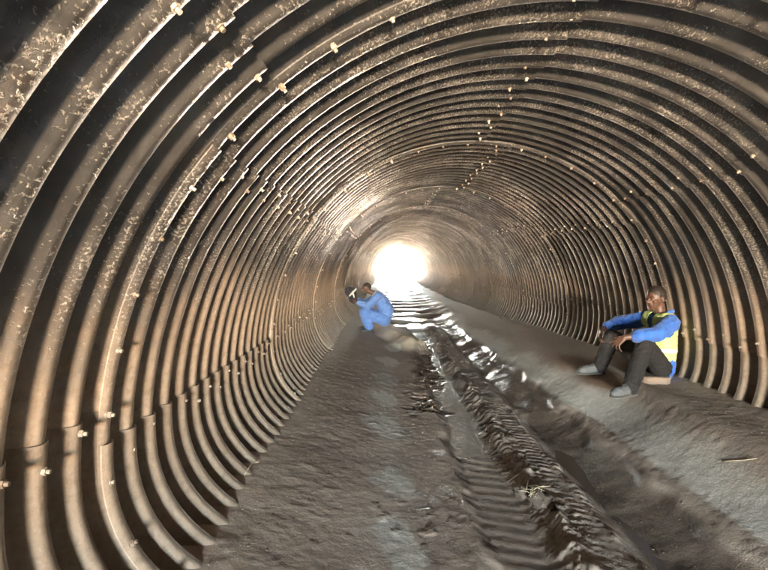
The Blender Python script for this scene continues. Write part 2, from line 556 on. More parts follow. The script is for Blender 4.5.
    pale = pale * (1 - 0.9 * np.clip(churn + lrut + rrut, 0, 1))
    return h, wet, np.clip(pale, 0, 1), np.clip(ledge, 0, 1)

def make_floor():
    xs = np.concatenate([np.linspace(-2.32, -1.5, 46), np.linspace(-1.5, 1.5, 252)[1:], np.linspace(1.5, 2.32, 50)[1:]])
    ys = list(np.arange(Y_BACK - 0.3, 2.0, 0.14)) + list(np.arange(2.0, 5.6, 0.0125))
    y = 5.6
    while y < Y_EXIT + 0.3:
        ys.append(y); y += min(0.00040 * y * y + 0.0005, 0.12)
    ys.append(Y_EXIT + 0.3)
    ys = np.array(ys)
    X, Y = np.meshgrid(xs, ys, indexing='ij')
    H, wet, pale, clod = floor_height(X, Y)
    V = np.stack([X, Y, H], -1).reshape(-1, 3)
    me = mesh_np('mud_floor', V, grid_quads(len(xs), len(ys)))
    for nm, a in (('wet', wet), ('pale', pale), ('ledge', clod)):
        at = me.attributes.new(nm, 'FLOAT', 'POINT')
        at.data.foreach_set('value', a.astype(np.float32).ravel())
    o = link_mesh('mud_floor', me, M_FLOOR)
    return tag(o, 'brown silt floor with wheel ruts', kind='structure')
make_floor()

def floor_z(x, y):
    return float(floor_height(np.array([float(x)]), np.array([float(y)]))[0][0])

def water_sheet(name, x0, x1, y0, y1, z):
    xs, ys = np.linspace(x0, x1, 8), np.linspace(y0, y1, 40)
    X, Y = np.meshgrid(xs, ys, indexing='ij')
    me = mesh_np(name, np.stack([X, Y, X * 0 + z], -1).reshape(-1, 3), grid_quads(8, 40))
    return tag(link_mesh(name, me, M_WATER), kind='structure')
water_sheet('rut_water', 0.45, 1.08, 2.0, 6.5, -0.048)
water_sheet('pool_water', -1.25, 0.9, 12.2, Y_EXIT, -0.022)

# ------------------------------------------------------------------ ground and embankment outside
def make_ground():
    # one sheet to the horizon, lowered a little under the pipe
    xs = np.array([-1500, -300, -60, -20, -8, -4, -2.5, 2.5, 4, 8, 20, 60, 300, 1500.0])
    ys = np.array([-1500, -300, -60, -20, -12, -9, Y_BACK - 0.25, Y_BACK + 0.2, 15, Y_EXIT - 0.2, Y_EXIT + 0.25, 44, 50, 60, 100, 300, 1500.0])
    X, Y = np.meshgrid(xs, ys, indexing='ij')
    Z = np.where((np.abs(X) < 3) & (Y > Y_BACK) & (Y < Y_EXIT), -1.6, -0.12) + 0.0 * X
    Z = Z + np.where((np.abs(X) > 10) & (np.abs(X) < 100), 0.5, 0)
    me = mesh_np('ground', np.stack([X, Y, Z], -1).reshape(-1, 3), grid_quads(len(xs), len(ys)))
    return tag(link_mesh('ground', me, M_GROUND, smooth=False), kind='structure')
make_ground()

def make_embankment():
    """earth fill over the pipe: a mass with a round bore, sloping faces at both ends"""
    na = 40
    ang = np.radians(np.linspace(-36, 216, na))
    rows = []
    def row(y, f): rows.append((y, f))
    prof = [(Y_BACK + 0.03, 2.26), (Y_BACK + 0.12, 2.6), (Y_BACK + 1.2, 4.2), (Y_BACK + 3.0, 6.5), (Y_EXIT - 3.0, 6.5), (Y_EXIT - 1.2, 4.2), (Y_EXIT - 0.12, 2.6), (Y_EXIT - 0.03, 2.26)]
    V = []
    for (y, r) in prof:
        for k, a in enumerate(ang):
            j = 1 + 0.04 * math.sin(7 * a + y)
            rr = r * j if r > 2.5 else r
            V.append((math.cos(a) * rr * (1.0 if r < 2.5 else 1.15), y, max(AZ + math.sin(a) * rr, -0.6)))
    me = mesh_np('embankment', V, grid_quads(len(prof), na))
    o = link_mesh('embankment', me, M_BANK)
    return tag(o, kind='structure')
make_embankment()

# ------------------------------------------------------------------ people
def mat_cloth(name, a, b, rough=0.9, scale=30, dirt=0.0):
    t = NT(name)
    p = t.pos()
    n1 = t.noise(p, scale * 0.3, 4)
    n2 = t.noise(p, scale * 8, 3)
    c = t.mix(n1, a, b)
    if dirt: c = t.mix(t.ramp(t.noise(p, 7, 6, 0.65), 0.50, 0.72, 0.0, dirt), c, (0.16, 0.115, 0.08))
    t.bump(t.math('ADD', t.math('MULTIPLY', n2, 0.3), n1), 0.4, 0.004)
    t.b.inputs['Sheen Weight'].default_value = 0.15
    return t.done(c, rough)

M_SKIN = mat_cloth('dark_brown_skin', (0.070, 0.036, 0.024), (0.105, 0.056, 0.037), 0.48, 20)
M_SKIN.node_tree.nodes['Principled BSDF'].inputs['Sheen Weight'].default_value = 0
M_HAIR = mat_cloth('cropped_hair', (0.010, 0.007, 0.005), (0.024, 0.016, 0.011), 0.65, 60)
M_HAIR.node_tree.nodes['Principled BSDF'].inputs['Sheen Weight'].default_value = 0
M_BLUE = mat_cloth('royal_blue_cotton', (0.022, 0.10, 0.40), (0.032, 0.14, 0.50), dirt=0.25)
M_LIME = mat_cloth('lime_safety_fabric', (0.46, 0.62, 0.17), (0.60, 0.74, 0.26), 0.75, dirt=0.35)
M_BAND = mat_cloth('grey_reflective_band', (0.50, 0.52, 0.50), (0.62, 0.64, 0.60), 0.35)
M_BLACK = mat_cloth('black_trouser_cloth', (0.007, 0.0065, 0.007), (0.014, 0.013, 0.013), dirt=0.12)
M_BLACK.node_tree.nodes['Principled BSDF'].inputs['Sheen Weight'].default_value = 0
M_SHIRT = mat_cloth('dark_shirt', (0.012, 0.013, 0.018), (0.020, 0.022, 0.028))
M_BOOT = mat_cloth('dusty_grey_leather', (0.055, 0.06, 0.062), (0.16, 0.165, 0.165), 0.75, 60, 0.35)
M_BOOT.node_tree.nodes['Principled BSDF'].inputs['Sheen Weight'].default_value = 0
M_SOLE = mat_cloth('dark_rubber', (0.05, 0.045, 0.04), (0.09, 0.08, 0.07), 0.8)
M_DARKSHOE = mat_cloth('dark_boot_leather', (0.03, 0.03, 0.032), (0.06, 0.06, 0.06), 0.5)
M_EYE = mat_cloth('eye_white', (0.20, 0.17, 0.15), (0.24, 0.21, 0.19), 0.45)
M_COVER = mat_cloth('glare_washed_blue_coverall', (0.10, 0.21, 0.52), (0.14, 0.27, 0.60))  # blue paled: veiling glare from the exit is put into the colour

def V3(*a): return Vector(a)

class Blob:
    """overlapping tapered capsules and ellipsoids fused into one continuous skin"""
    def __init__(self):
        self.v, self.f = [], []
    def _hull(self, pts):
        bm = bmesh.new()
        for p in pts: bm.verts.new(p)
        r = bmesh.ops.convex_hull(bm, input=bm.verts)
        bmesh.ops.delete(bm, geom=[g for g in r['geom_interior'] if isinstance(g, bmesh.types.BMVert)], context='VERTS')
        bm.verts.index_update()
        b = len(self.v)
        self.v += [v.co.copy() for v in bm.verts]
        self.f += [tuple(b + v.index for v in f.verts) for f in bm.faces]
        bm.free()
    @staticmethod
    def _ball(n=7, m=12):
        out = []
        for i in range(n + 1):
            th = math.pi * i / n
            for j in range(m):
                ph = 2 * math.pi * j / m
                out.append(Vector((math.sin(th) * math.cos(ph), math.sin(th) * math.sin(ph), math.cos(th))))
                if i in (0, n): break
        return out
    def cap(self, p0, r0, p1, r1, flat=None):
        """flat = (axis, factor) squashes both ends along an axis"""
        pts = []
        for p, r in ((p0, r0), (p1, r1)):
            for d in self._ball():
                d = d * r
                if flat is not None:
                    ax, k = flat
                    d = d - ax * d.dot(ax) * (1 - k)
                pts.append(Vector(p) + d)
        self._hull(pts)
        return self
    def chain(self, pts, rs, flat=None):
        for i in range(len(pts) - 1): self.cap(pts[i], rs[i], pts[i + 1], rs[i + 1], flat)
        return self
    def ell(self, c, rx, ry, rz, M=None):
        M = M or Matrix.Identity(3)
        self._hull([Vector(c) + M @ Vector((d.x * rx, d.y * ry, d.z * rz)) for d in self._ball(9, 16)])
        return self
    def mesh(self, name, voxel=0.008, smooth=4, wrinkle=0.0, wscale=9.0):
        me = bpy.data.meshes.new(name)
        me.from_pydata([tuple(p) for p in self.v], [], self.f)
        o = bpy.data.objects.new('tmp', me)
        COL.objects.link(o)
        m = o.modifiers.new('r', 'REMESH'); m.mode = 'VOXEL'; m.voxel_size = voxel
        s = o.modifiers.new('s', 'SMOOTH'); s.factor = 0.5; s.iterations = smooth
        dg = bpy.context.evaluated_depsgraph_get()
        out = bpy.data.meshes.new_from_object(o.evaluated_get(dg))
        bpy.data.objects.remove(o); bpy.data.meshes.remove(me)
        out.name = name
        if wrinkle:
            ns = [v.normal.copy() for v in out.vertices]
            for v, nrm in zip(out.vertices, ns):
                q = v.co * wscale
                k = mnoise.noise(Vector((q.x, q.y, q.z * 1.6))) + 0.5 * mnoise.noise(q * 2.3 + Vector((7, 3, 1)))
                k = 1 - 2 * abs(k)
                v.co += nrm * wrinkle * k
        return out

def frame3(fwd, up=V3(0, 0, 1)):
    f = Vector(fwd).normalized()
    s = up.cross(f).normalized()
    u = f.cross(s)
    return Matrix((f, s, u)).transposed()        # columns: forward, left, up

def add_head(b, c, fwd, tilt_up=V3(0, 0, 1), s=1.0):
    M = frame3(fwd, tilt_up)
    P = lambda x, y, z: Vector(c) + M @ (Vector((x, y, z)) * s)
    b.ell(P(-0.012, 0, 0.022), 0.100 * s, 0.077 * s, 0.098 * s, M)       # skull
    b.ell(P(0.030, 0, -0.035), 0.066 * s, 0.060 * s, 0.078 * s, M)       # face
    b.ell(P(0.052, 0, -0.088), 0.032 * s, 0.036 * s, 0.026 * s, M)       # chin
    b.cap(P(0.080, -0.034, 0.016), 0.015 * s, P(0.080, 0.034, 0.016), 0.015 * s)   # brow
    b.cap(P(0.088, 0, 0.008), 0.009 * s, P(0.112, 0, -0.026), 0.014 * s)   # nose
    b.cap(P(0.098, -0.012, -0.030), 0.010 * s, P(0.098, 0.012, -0.030), 0.010 * s)
    b.cap(P(0.086, -0.018, -0.056), 0.011 * s, P(0.086, 0.018, -0.056), 0.011 * s) # upper lip
    b.cap(P(0.083, -0.015, -0.069), 0.011 * s, P(0.083, 0.015, -0.069), 0.011 * s) # lower lip
    for q in (-1, 1):
        b.ell(P(0.058, q * 0.040, -0.022), 0.026 * s, 0.024 * s, 0.022 * s, M)     # cheek
        b.ell(P(-0.010, q * 0.077, -0.012), 0.018 * s, 0.010 * s, 0.032 * s, M)    # ear
    return P, M

def add_hand(b, wrist, d, nrm, thumb_side, curl=0.45, s=1.0):
    """palm, four unequal bent fingers and a thumb leaving the side of the palm"""
    d = Vector(d).normalized()
    n = (Vector(nrm) - d * Vector(nrm).dot(d)).normalized()
    side = d.cross(n) * thumb_side
    w = Vector(wrist)
    b.cap(w, 0.024 * s, w + d * 0.02 * s, 0.026 * s, (n, 0.7))
    for k in range(4):
        o = (k - 1.5) * -0.019 * s
        root = w + d * (0.088 - 0.004 * abs(k - 1.2)) * s + side * o * 0.95
        b.cap(w + d * 0.018 * s + side * o * 0.6, 0.015 * s, root, 0.0125 * s, (n, 0.85))
        L = (0.074, 0.082, 0.077, 0.060)[k] * s
        p, ang = root, 0.15 + curl * 0.3
        spread = side * (o * 1.6)
        for seg, fr in enumerate((0.45, 0.31, 0.24)):
            ang += curl * (0.35, 0.95, 0.7)[seg] + 0.05 * k
            q = p + (d * math.cos(ang) + n * math.sin(ang)).normalized() * L * fr + spread * fr
            b.cap(p, (0.0100 - seg * 0.001) * s, q, (0.0092 - seg * 0.001) * s)
            p = q
    t0 = w + d * 0.028 * s + side * 0.022 * s
    t1 = t0 + (d * 0.6 + side * 0.75 + n * 0.25).normalized() * 0.042 * s
    t2 = t1 + (d * 0.85 + side * 0.25 + n * 0.35).normalized() * 0.030 * s
    b.cap(t0, 0.015 * s, t1, 0.0115 * s); b.cap(t1, 0.0112 * s, t2, 0.0095 * s)

def boot(parent, heel, toe, ankle, shin_dir, m_up, m_sole):
    heel, toe, ankle = Vector(heel), Vector(toe), Vector(ankle)
    d = (toe - heel); d.z = 0
    L = d.length; d.normalize()
    up = V3(0, 0, 1)
    s = up.cross(d)
    b = Blob()
    h = heel
    b.cap(h + d * 0.035 + up * 0.055, 0.046, h + d * 0.10 + up * 0.062, 0.050)
    b.cap(h + d * 0.10 + up * 0.058, 0.050, h + d * (L - 0.075) + up * 0.050, 0.052, (up, 0.85))
    b.cap(h + d * (L - 0.085) + up * 0.047, 0.051, h + d * (L - 0.038) + up * 0.042, 0.040, (up, 0.85))
    b.cap(h + d * 0.055 + up * 0.07, 0.046, ankle, 0.047)
    b.cap(ankle, 0.047, ankle + Vector(shin_dir).normalized() * 0.03, 0.050)
    o = link_mesh('boot', b.mesh('boot', 0.007, 3, 0.003, 22), m_up, parent)
    bs = Blob()
    bs.chain([h + d * 0.03 + up * 0.012, h + d * 0.11 + up * 0.012, h + d * (L - 0.09) + up * 0.012, h + d * (L - 0.035) + up * 0.012],
             [0.050, 0.046, 0.058, 0.046], (up, 0.32))
    link_mesh('sole', bs.mesh('sole', 0.006, 1), m_sole, o)
    bl = Blob()
    for k in range(3):
        c = h + d * (0.115 + 0.028 * k) + up * (0.113 - 0.013 * k)
        bl.cap(c - s * 0.03 - up * 0.010, 0.0045, c + up * 0.004, 0.0045); bl.cap(c + up * 0.004, 0.0045, c + s * 0.03 - up * 0.010, 0.0045)
    link_mesh('lace', bl.mesh('lace', 0.003, 1), m_sole, o)
    return o

def lerp(a, b, t): return Vector(a) + (Vector(b) - Vector(a)) * t

# ---- seated man against the right-hand wall
def seated_man():
    G = floor_z(1.75, 4.9)
    dz = G - 0.47
    root = empty('person', (1.80, 4.95, G))
    tag(root, 'man in lime safety vest and blue jacket sitting against the right wall', 'person')
    inv = Matrix.Translation((-1.80, -4.95, -G))
    Z = V3(0, 0, dz)
    pelvis = V3(1.85, 4.95, 0.615) + Z
    waist = V3(1.89, 4.95, 0.78) + Z
    chest = V3(1.885, 4.95, 0.95) + Z
    neck = V3(1.865, 4.955, 1.13) + Z
    head = V3(1.815, 4.95, 1.285) + Z
    shL, elL, wrL = V3(1.865, 4.765, 1.055) + Z, V3(1.64, 4.60, 0.975) + Z, V3(1.365, 4.645, 0.935) + Z
    shR, elR, wrR = V3(1.835, 5.13, 1.055) + Z, V3(1.63, 5.34, 0.985) + Z, V3(1.405, 5.235, 0.925) + Z
    hpL, knL, anL = V3(1.82, 4.84, 0.60) + Z, V3(1.555, 4.64, 0.875) + Z, V3(1.40, 4.585, 0.575) + Z
    hpR, knR, anR = V3(1.82, 5.06, 0.60) + Z, V3(1.50, 5.20, 0.855) + Z, V3(1.39, 5.23, 0.575) + Z
    anL.z = floor_z(1.42, 4.59) + 0.095
    anR.z = floor_z(1.41, 5.24) + 0.095
    lat = V3(1, 0, 0)
    # body: one continuous mesh
    b = Blob()
    b.chain([pelvis, waist, chest], [0.125, 0.110, 0.125], (lat, 0.78))
    b.cap(lerp(shL, shR, 0.25), 0.06, lerp(shL, shR, 0.75), 0.06)
    b.chain([chest + V3(0, 0, 0.1), neck, head + V3(0.02, 0, -0.05)], [0.075, 0.056, 0.055])
    fwd = V3(-0.93, -0.34, -0.12)
    P, HM = add_head(b, head, fwd)
    for sh, el, wr in ((shL, elL, wrL), (shR, elR, wrR)):
        b.chain([sh, el, wr], [0.050, 0.040, 0.027])
    for hp, kn, an in ((hpL, knL, anL), (hpR, knR, anR)):
        b.chain([hp, kn, an], [0.075, 0.052, 0.038])
    add_hand(b, wrL, V3(-0.75, 0.16, -0.62), V3(-0.25, 0.45, -0.75), -1, 0.55)
    add_hand(b, wrR, V3(-0.45, -0.30, -0.80), V3(0.30, -0.35, -0.5), 1, 0.55)
    def part(name, blob, mat, vox, sm, wr=0.0, ws=9.0, par=None):
        me = blob.mesh(name, vox, sm, wr, ws)
        me.transform(inv)
        return link_mesh(name, me, mat, root)
    part('body', b, M_SKIN, 0.006, 2)
    # cropped hair over the skull
    hb = Blob()
    hb.ell(P(-0.016, 0, 0.028), 0.1015, 0.079, 0.0985, HM)
    me = hb.mesh('hair', 0.006, 2, 0.001, 60)
    bm = bmesh.new(); bm.from_mesh(me)
    kill = []
    for v in bm.verts:
        l = HM.transposed() @ (v.co - head)
        if l.z < 0.050 - 0.10 * (0.062 - l.x) / 0.1 and not (l.x < -0.03 and l.z > -0.055): kill.append(v)
    bmesh.ops.delete(bm, geom=kill, context='VERTS')
    bm.to_mesh(me); bm.free(); me.transform(inv)
    link_mesh('hair', me, M_HAIR, root)
    for q in (-1, 1):
        e = Blob(); e.ell(P(0.0785, q * 0.032, -0.002), 0.0125, 0.0145, 0.0085, HM)
        eye = part('eye', e, M_EYE, 0.003, 1)
        e = Blob(); e.ell(P(0.0895, q * 0.033, -0.002), 0.004, 0.006, 0.006, HM)
        me = e.mesh('iris', 0.0015, 1); me.transform(inv)
        link_mesh('iris', me, M_HAIR, eye)
    # dark shirt at the open collar
    s = Blob()
    s.chain([chest, chest + V3(-0.01, 0, 0.10), neck + V3(0, 0, -0.005)], [0.118, 0.082, 0.060], (lat, 0.80))
    part('shirt', s, M_SHIRT, 0.008, 4, 0.003, 20)
    # jacket
    j = Blob()
    j.chain([pelvis + V3(0.03, 0, -0.01), waist, chest], [0.160, 0.140, 0.150], (lat, 0.76))
    j.cap(lerp(shL, shR, 0.12), 0.072, lerp(shL, shR, 0.88), 0.072)
    for sh, el, wr in ((shL, elL, wrL), (shR, elR, wrR)):
        j.chain([sh, el, lerp(el, wr, 0.35), lerp(el, wr, 0.55)], [0.080, 0.070, 0.060, 0.056])
        j.cap(lerp(el, wr, 0.53), 0.060, lerp(el, wr, 0.60), 0.061)
    jk = part('jacket', j, M_BLUE, 0.008, 5, 0.009, 11)
    for (a0, a1) in ((V3(-0.055, -0.075, -0.035), V3(0.07, -0.085, 0.03)), (V3(-0.055, 0.075, -0.035), V3(0.07, 0.085, 0.03))):
        c = Blob()
        c.cap(neck + a0, 0.024, neck + a1, 0.026, (V3(0, 0.8, 0.6).normalized(), 0.45))
        part('collar', c, M_BLUE, 0.006, 3)
    # safety vest: a shell over the jacket, open in front
    def vest_shell(name, grow, mat, keep):
        w = Blob()
        w.chain([pelvis + V3(0.02, 0, 0.035), waist, chest], [0.157 + grow, 0.153 + grow, 0.163 + grow], (lat, 0.79))
        w.cap(lerp(shL, shR, 0.14), 0.091 + grow, lerp(shL, shR, 0.86), 0.091 + grow)
        me = w.mesh(name, 0.007, 5, 0.004, 14)
        bm = bmesh.new(); bm.from_mesh(me)
        kill = [v for v in bm.verts if not keep(v.co - Vector((0, 4.95, dz)))]
        bmesh.ops.delete(bm, geom=kill, context='VERTS')
        bm.to_mesh(me); bm.free(); me.transform(inv)
        o = link_mesh(name, me, mat, root)
        sol = o.modifiers.new('thickness', 'SOLIDIFY'); sol.thickness = 0.004; sol.offset = 1
        return o
    def vest_keep(p):
        x, y, z = p
        if z < 0.665 + 0.1 * (1.9 - x): return False
        gap = 0.018 + 0.09 * max(0, z - 0.86)
        if x < 1.865 and abs(y) < gap: return False                 # open front, wider at the collar
        if math.hypot(x - 1.87, y) < 0.075 and z > 1.05: return False  # neck hole
        hole = math.hypot((x - 1.850) / 0.075, (z - 1.02) / 0.11)
        if abs(y) > 0.15 and hole < 1: return False               # arm holes
        return True
    vs_ = vest_shell('vest', 0.0, M_LIME, vest_keep)
    band = vest_shell('reflective_band', 0.006, M_BAND, lambda p: vest_keep(p) and 0.755 < p[2] < 0.800)
    band.parent = vs_
    # trousers
    t = Blob()
    t.cap(pelvis + V3(0, -0.05, -0.01), 0.118, pelvis + V3(0, 0.05, -0.01), 0.118)
    for hp, kn, an in ((hpL, knL, anL), (hpR, knR, anR)):
        t.chain([hp, kn, lerp(kn, an, 0.45), lerp(kn, an, 1.0)], [0.100, 0.078, 0.078, 0.070])
    part('trousers', t, M_BLACK, 0.008, 4, 0.007, 12)
    def at_ground(x, y): return V3(x, y, floor_z(x, y) - 0.004)
    b1 = boot(root, at_ground(1.445, 4.60), at_ground(1.185, 4.50), anL, knL - anL, M_BOOT, M_SOLE)
    b2 = boot(root, at_ground(1.435, 5.245), at_ground(1.155, 5.215), anR, knR - anR, M_BOOT, M_SOLE)
    for o in (b1, b2):
        o.data.transform(inv)
        for c in o.children: c.data.transform(inv)
    # the stone he sits on
    bm = bmesh.new()
    bmesh.ops.create_cube(bm, size=1.0)
    bmesh.ops.subdivide_edges(bm, edges=bm.edges, cuts=5, use_grid_fill=True)
    for v in bm.verts:
        q = v.co.copy()
        v.co = Vector((q.x * 0.26, q.y * 0.34, q.z * 0.075))
        v.co *= 1 - 0.10 * (abs(q.x) * 2) ** 6 * (abs(q.y) * 2) ** 6
        v.co += v.co.normalized() * 0.012 * mnoise.noise(q * 5)
    me = bpy.data.meshes.new('seat_stone'); bm.to_mesh(me); bm.free()
    st = link_mesh('seat_stone', me, M_STONE)
    st.location = (1.74, 4.88, G + 0.025)
    tag(st, 'flat pinkish stone slab under the seated man in the lime vest', 'stone')
M_STONE = mat_earth('pinkish_stone', (0.26, 0.185, 0.135), (0.40, 0.30, 0.225), 9)
seated_man()

# ---- crouching man by the left-hand wall, farther in
def crouching_man():
    G = floor_z(-1.32, 10.9)
    root = empty('person', (-1.07, 10.9, G))
    tag(root, 'man in blue coveralls crouching by the left wall, holding a dark bundle', 'person')
    inv = Matrix.Translation((1.07, -10.9, -G))
    Y = 10.9
    pelvis = V3(-0.960, Y, 0.390)
    waist = V3(-0.900, Y, 0.580)
    chest = V3(-1.020, Y, 0.770)
    neck = V3(-1.190, Y, 0.950)
    head = V3(-1.345, Y - 0.02, 1.060)
    shL, elL, wrL = V3(-1.100, Y - 0.19, 0.890), V3(-1.300, Y - 0.27, 0.690), V3(-1.540, Y - 0.18, 0.760)
    shR, elR, wrR = V3(-1.100, Y + 0.19, 0.890), V3(-1.340, Y + 0.22, 0.710), V3(-1.550, Y + 0.08, 0.780)
    hpL, knL, anL = V3(-0.970, Y - 0.11, 0.380), V3(-1.390, Y - 0.19, 0.530), V3(-1.270, Y - 0.18, G + 0.09)
    hpR, knR, anR = V3(-0.970, Y + 0.11, 0.380), V3(-1.410, Y + 0.17, 0.550), V3(-1.330, Y + 0.17, G + 0.09)
    lat = V3(1, 0, 0)
    b = Blob()
    b.chain([pelvis, waist, chest], [0.125, 0.115, 0.125], (V3(0.9, 0, 0.3).normalized(), 0.8))
    b.cap(lerp(shL, shR, 0.2), 0.07, lerp(shL, shR, 0.8), 0.07)
    b.chain([chest + V3(-0.08, 0, 0.1), neck, head + V3(0.02, 0, -0.05)], [0.08, 0.058, 0.055])
    P, HM = add_head(b, head, V3(-0.88, -0.40, -0.12))
    for sh, el, wr in ((shL, elL, wrL), (shR, elR, wrR)):
        b.chain([sh, el, wr], [0.05, 0.04, 0.028])
    for hp, kn, an in ((hpL, knL, anL), (hpR, knR, anR)):
        b.chain([hp, kn, an], [0.08, 0.055, 0.04])
    add_hand(b, wrL, V3(-0.8, 0.3, 0.45), V3(-0.3, 0.9, -0.1), -1, 0.6)
    add_hand(b, wrR, V3(-0.8, -0.2, 0.45), V3(-0.3, -0.9, -0.1), 1, 0.6)
    def part(name, blob, mat, vox, sm, wr=0.0, ws=9.0):
        me = blob.mesh(name, vox, sm, wr, ws)
        me.transform(inv)
        return link_mesh(name, me, mat, root)
    part('body', b, M_SKIN, 0.007, 2)
    hb = Blob(); hb.ell(P(-0.018, 0, 0.030), 0.102, 0.080, 0.0985, HM)
    me = hb.mesh('hair', 0.007, 2)
    bm = bmesh.new(); bm.from_mesh(me)
    bmesh.ops.delete(bm, geom=[v for v in bm.verts if (HM.transposed() @ (v.co - head)).z < 0.045 - 0.9 * (0.05 - (HM.transposed() @ (v.co - head)).x)], context='VERTS')
    bm.to_mesh(me); bm.free(); me.transform(inv)
    link_mesh('hair', me, M_HAIR, root)
    c = Blob()
    fl = (V3(0.9, 0, 0.3).normalized(), 0.82)
    c.chain([pelvis, waist, chest, lerp(chest, neck, 0.45)], [0.185, 0.185, 0.185, 0.14], fl)
    c.cap(lerp(shL, shR, 0.1), 0.085, lerp(shL, shR, 0.9), 0.085)
    for sh, el, wr in ((shL, elL, wrL), (shR, elR, wrR)):
        c.chain([sh, el, lerp(el, wr, 0.85)], [0.088, 0.076, 0.058])
    c.cap(pelvis + V3(0, -0.06, 0), 0.15, pelvis + V3(0, 0.06, 0), 0.15)
    for hp, kn, an in ((hpL, knL, anL), (hpR, knR, anR)):
        c.chain([hp, kn, lerp(kn, an, 0.5), lerp(kn, an, 0.9)], [0.130, 0.108, 0.105, 0.092])
    part('coverall', c, M_COVER, 0.010, 4, 0.010, 10)
    k = Blob()
    k.cap(neck + V3(-0.03, -0.08, -0.07), 0.022, neck + V3(0.05, -0.06, 0.02), 0.024)
    k.cap(neck + V3(-0.03, 0.08, -0.07), 0.022, neck + V3(0.05, 0.06, 0.02), 0.024)
    k.cap(neck + V3(0.05, -0.06, 0.02), 0.024, neck + V3(0.05, 0.06, 0.02), 0.024)
    part('collar', k, M_BAND, 0.008, 2)
    for (hx, hy, an, kn) in ((-1.21, Y - 0.18, anL, knL), (-1.27, Y + 0.17, anR, knR)):
        hh = V3(hx, hy, floor_z(hx, hy)); tt = V3(hx - 0.27, hy - 0.04, floor_z(hx - 0.27, hy - 0.04))
        o = boot(root, hh, tt, an, kn - an, M_DARKSHOE, M_SOLE)
        o.data.transform(inv)
        for ch in o.children: ch.data.transform(inv)
    # what he holds
    g = Blob()
    base = V3(-1.670, Y - 0.06, 0.930)
    g.ell(base + V3(0.03, 0, -0.06), 0.10, 0.09, 0.15)
    g.ell(base + V3(-0.03, 0, 0.05), 0.12, 0.10, 0.13)
    g.ell(base + V3(-0.08, 0.02, 0.10), 0.08, 0.08, 0.07)
    me = g.mesh('bundle', 0.009, 3, 0.008, 14)
    bo = empty('held_bundle', base - V3(0, 0, 0.2))
    me.transform(Matrix.Translation(-(base - V3(0, 0, 0.2))))
    link_mesh('bag', me, M_SHIRT, bo)
    sb = Blob()
    sb.chain([base + V3(0.10, -0.065, 0.12), base + V3(0.035, -0.105, 0.05), base + V3(-0.04, -0.10, -0.03)], [0.018, 0.022, 0.018])
    sb.cap(base + V3(0.035, -0.100, 0.03), 0.02, base + V3(0.06, -0.088, -0.06), 0.016)
    me = sb.mesh('strap', 0.006, 2)
    me.transform(Matrix.Translation(-(base - V3(0, 0, 0.2))))
    link_mesh('strap', me, M_BAND, bo)
    tag(bo, 'dark rounded bundle with a pale strap, held up near the left wall', 'bundle')
crouching_man()

# ------------------------------------------------------------------ small things on the mud
def lump(name, loc, size, mat, rough=0.25, seed=0, rz=0.0, sub=3):
    bm = bmesh.new()
    bmesh.ops.create_icosphere(bm, subdivisions=sub, radius=1.0)
    off = Vector((seed * 3.7, seed * 1.3, seed * 5.1))
    for v in bm.verts:
        q = v.co.copy()
        k = 1 + rough * (mnoise.noise(q * 1.6 + off) + 0.5 * mnoise.noise(q * 3.9 + off) + 0.3 * mnoise.noise(q * 8 + off))
        v.co = Vector((q.x * size[0] * k, q.y * size[1] * k, q.z * size[2] * k))
    me = bpy.data.meshes.new(name); bm.to_mesh(me); bm.free()
    o = link_mesh(name, me, mat, smooth=sub > 2)
    o.location = loc
    o.rotation_euler = (0, 0, rz)
    return o

M_CLOD = mat_earth('drying_mud', (0.095, 0.07, 0.052), (0.16, 0.125, 0.095), 9)
M_PEBBLE = mat_earth('pale_pebble', (0.34, 0.30, 0.25), (0.50, 0.46, 0.40), 30)
M_STRAW = mat_cloth('dry_straw', (0.40, 0.32, 0.20), (0.55, 0.46, 0.31), 0.7)

def on_floor(u, v, z0=0.0):
    z = z0
    for _ in range(8):
        x, y = pix(u, v, z)
        z = 0.5 * z + 0.5 * floor_z(x, y)
    return x, y, floor_z(x, y)

def tube(bm, pts, r0, r1, n=5):
    rings = []
    for i, p in enumerate(pts):
        d = (Vector(pts[min(i + 1, len(pts) - 1)]) - Vector(pts[max(i - 1, 0)])).normalized()
        q = d.to_track_quat('Z', 'Y')
        r = r0 + (r1 - r0) * i / (len(pts) - 1)
        rings.append([bm.verts.new(Vector(p) + q @ Vector((r * math.cos(6.283 * k / n), r * math.sin(6.283 * k / n), 0))) for k in range(n)])
    for a, b in zip(rings, rings[1:]):
        for k in range(n): bm.faces.new((a[k], a[(k + 1) % n], b[(k + 1) % n], b[k]))
    bm.faces.new(rings[0][::-1]); bm.faces.new(rings[-1])

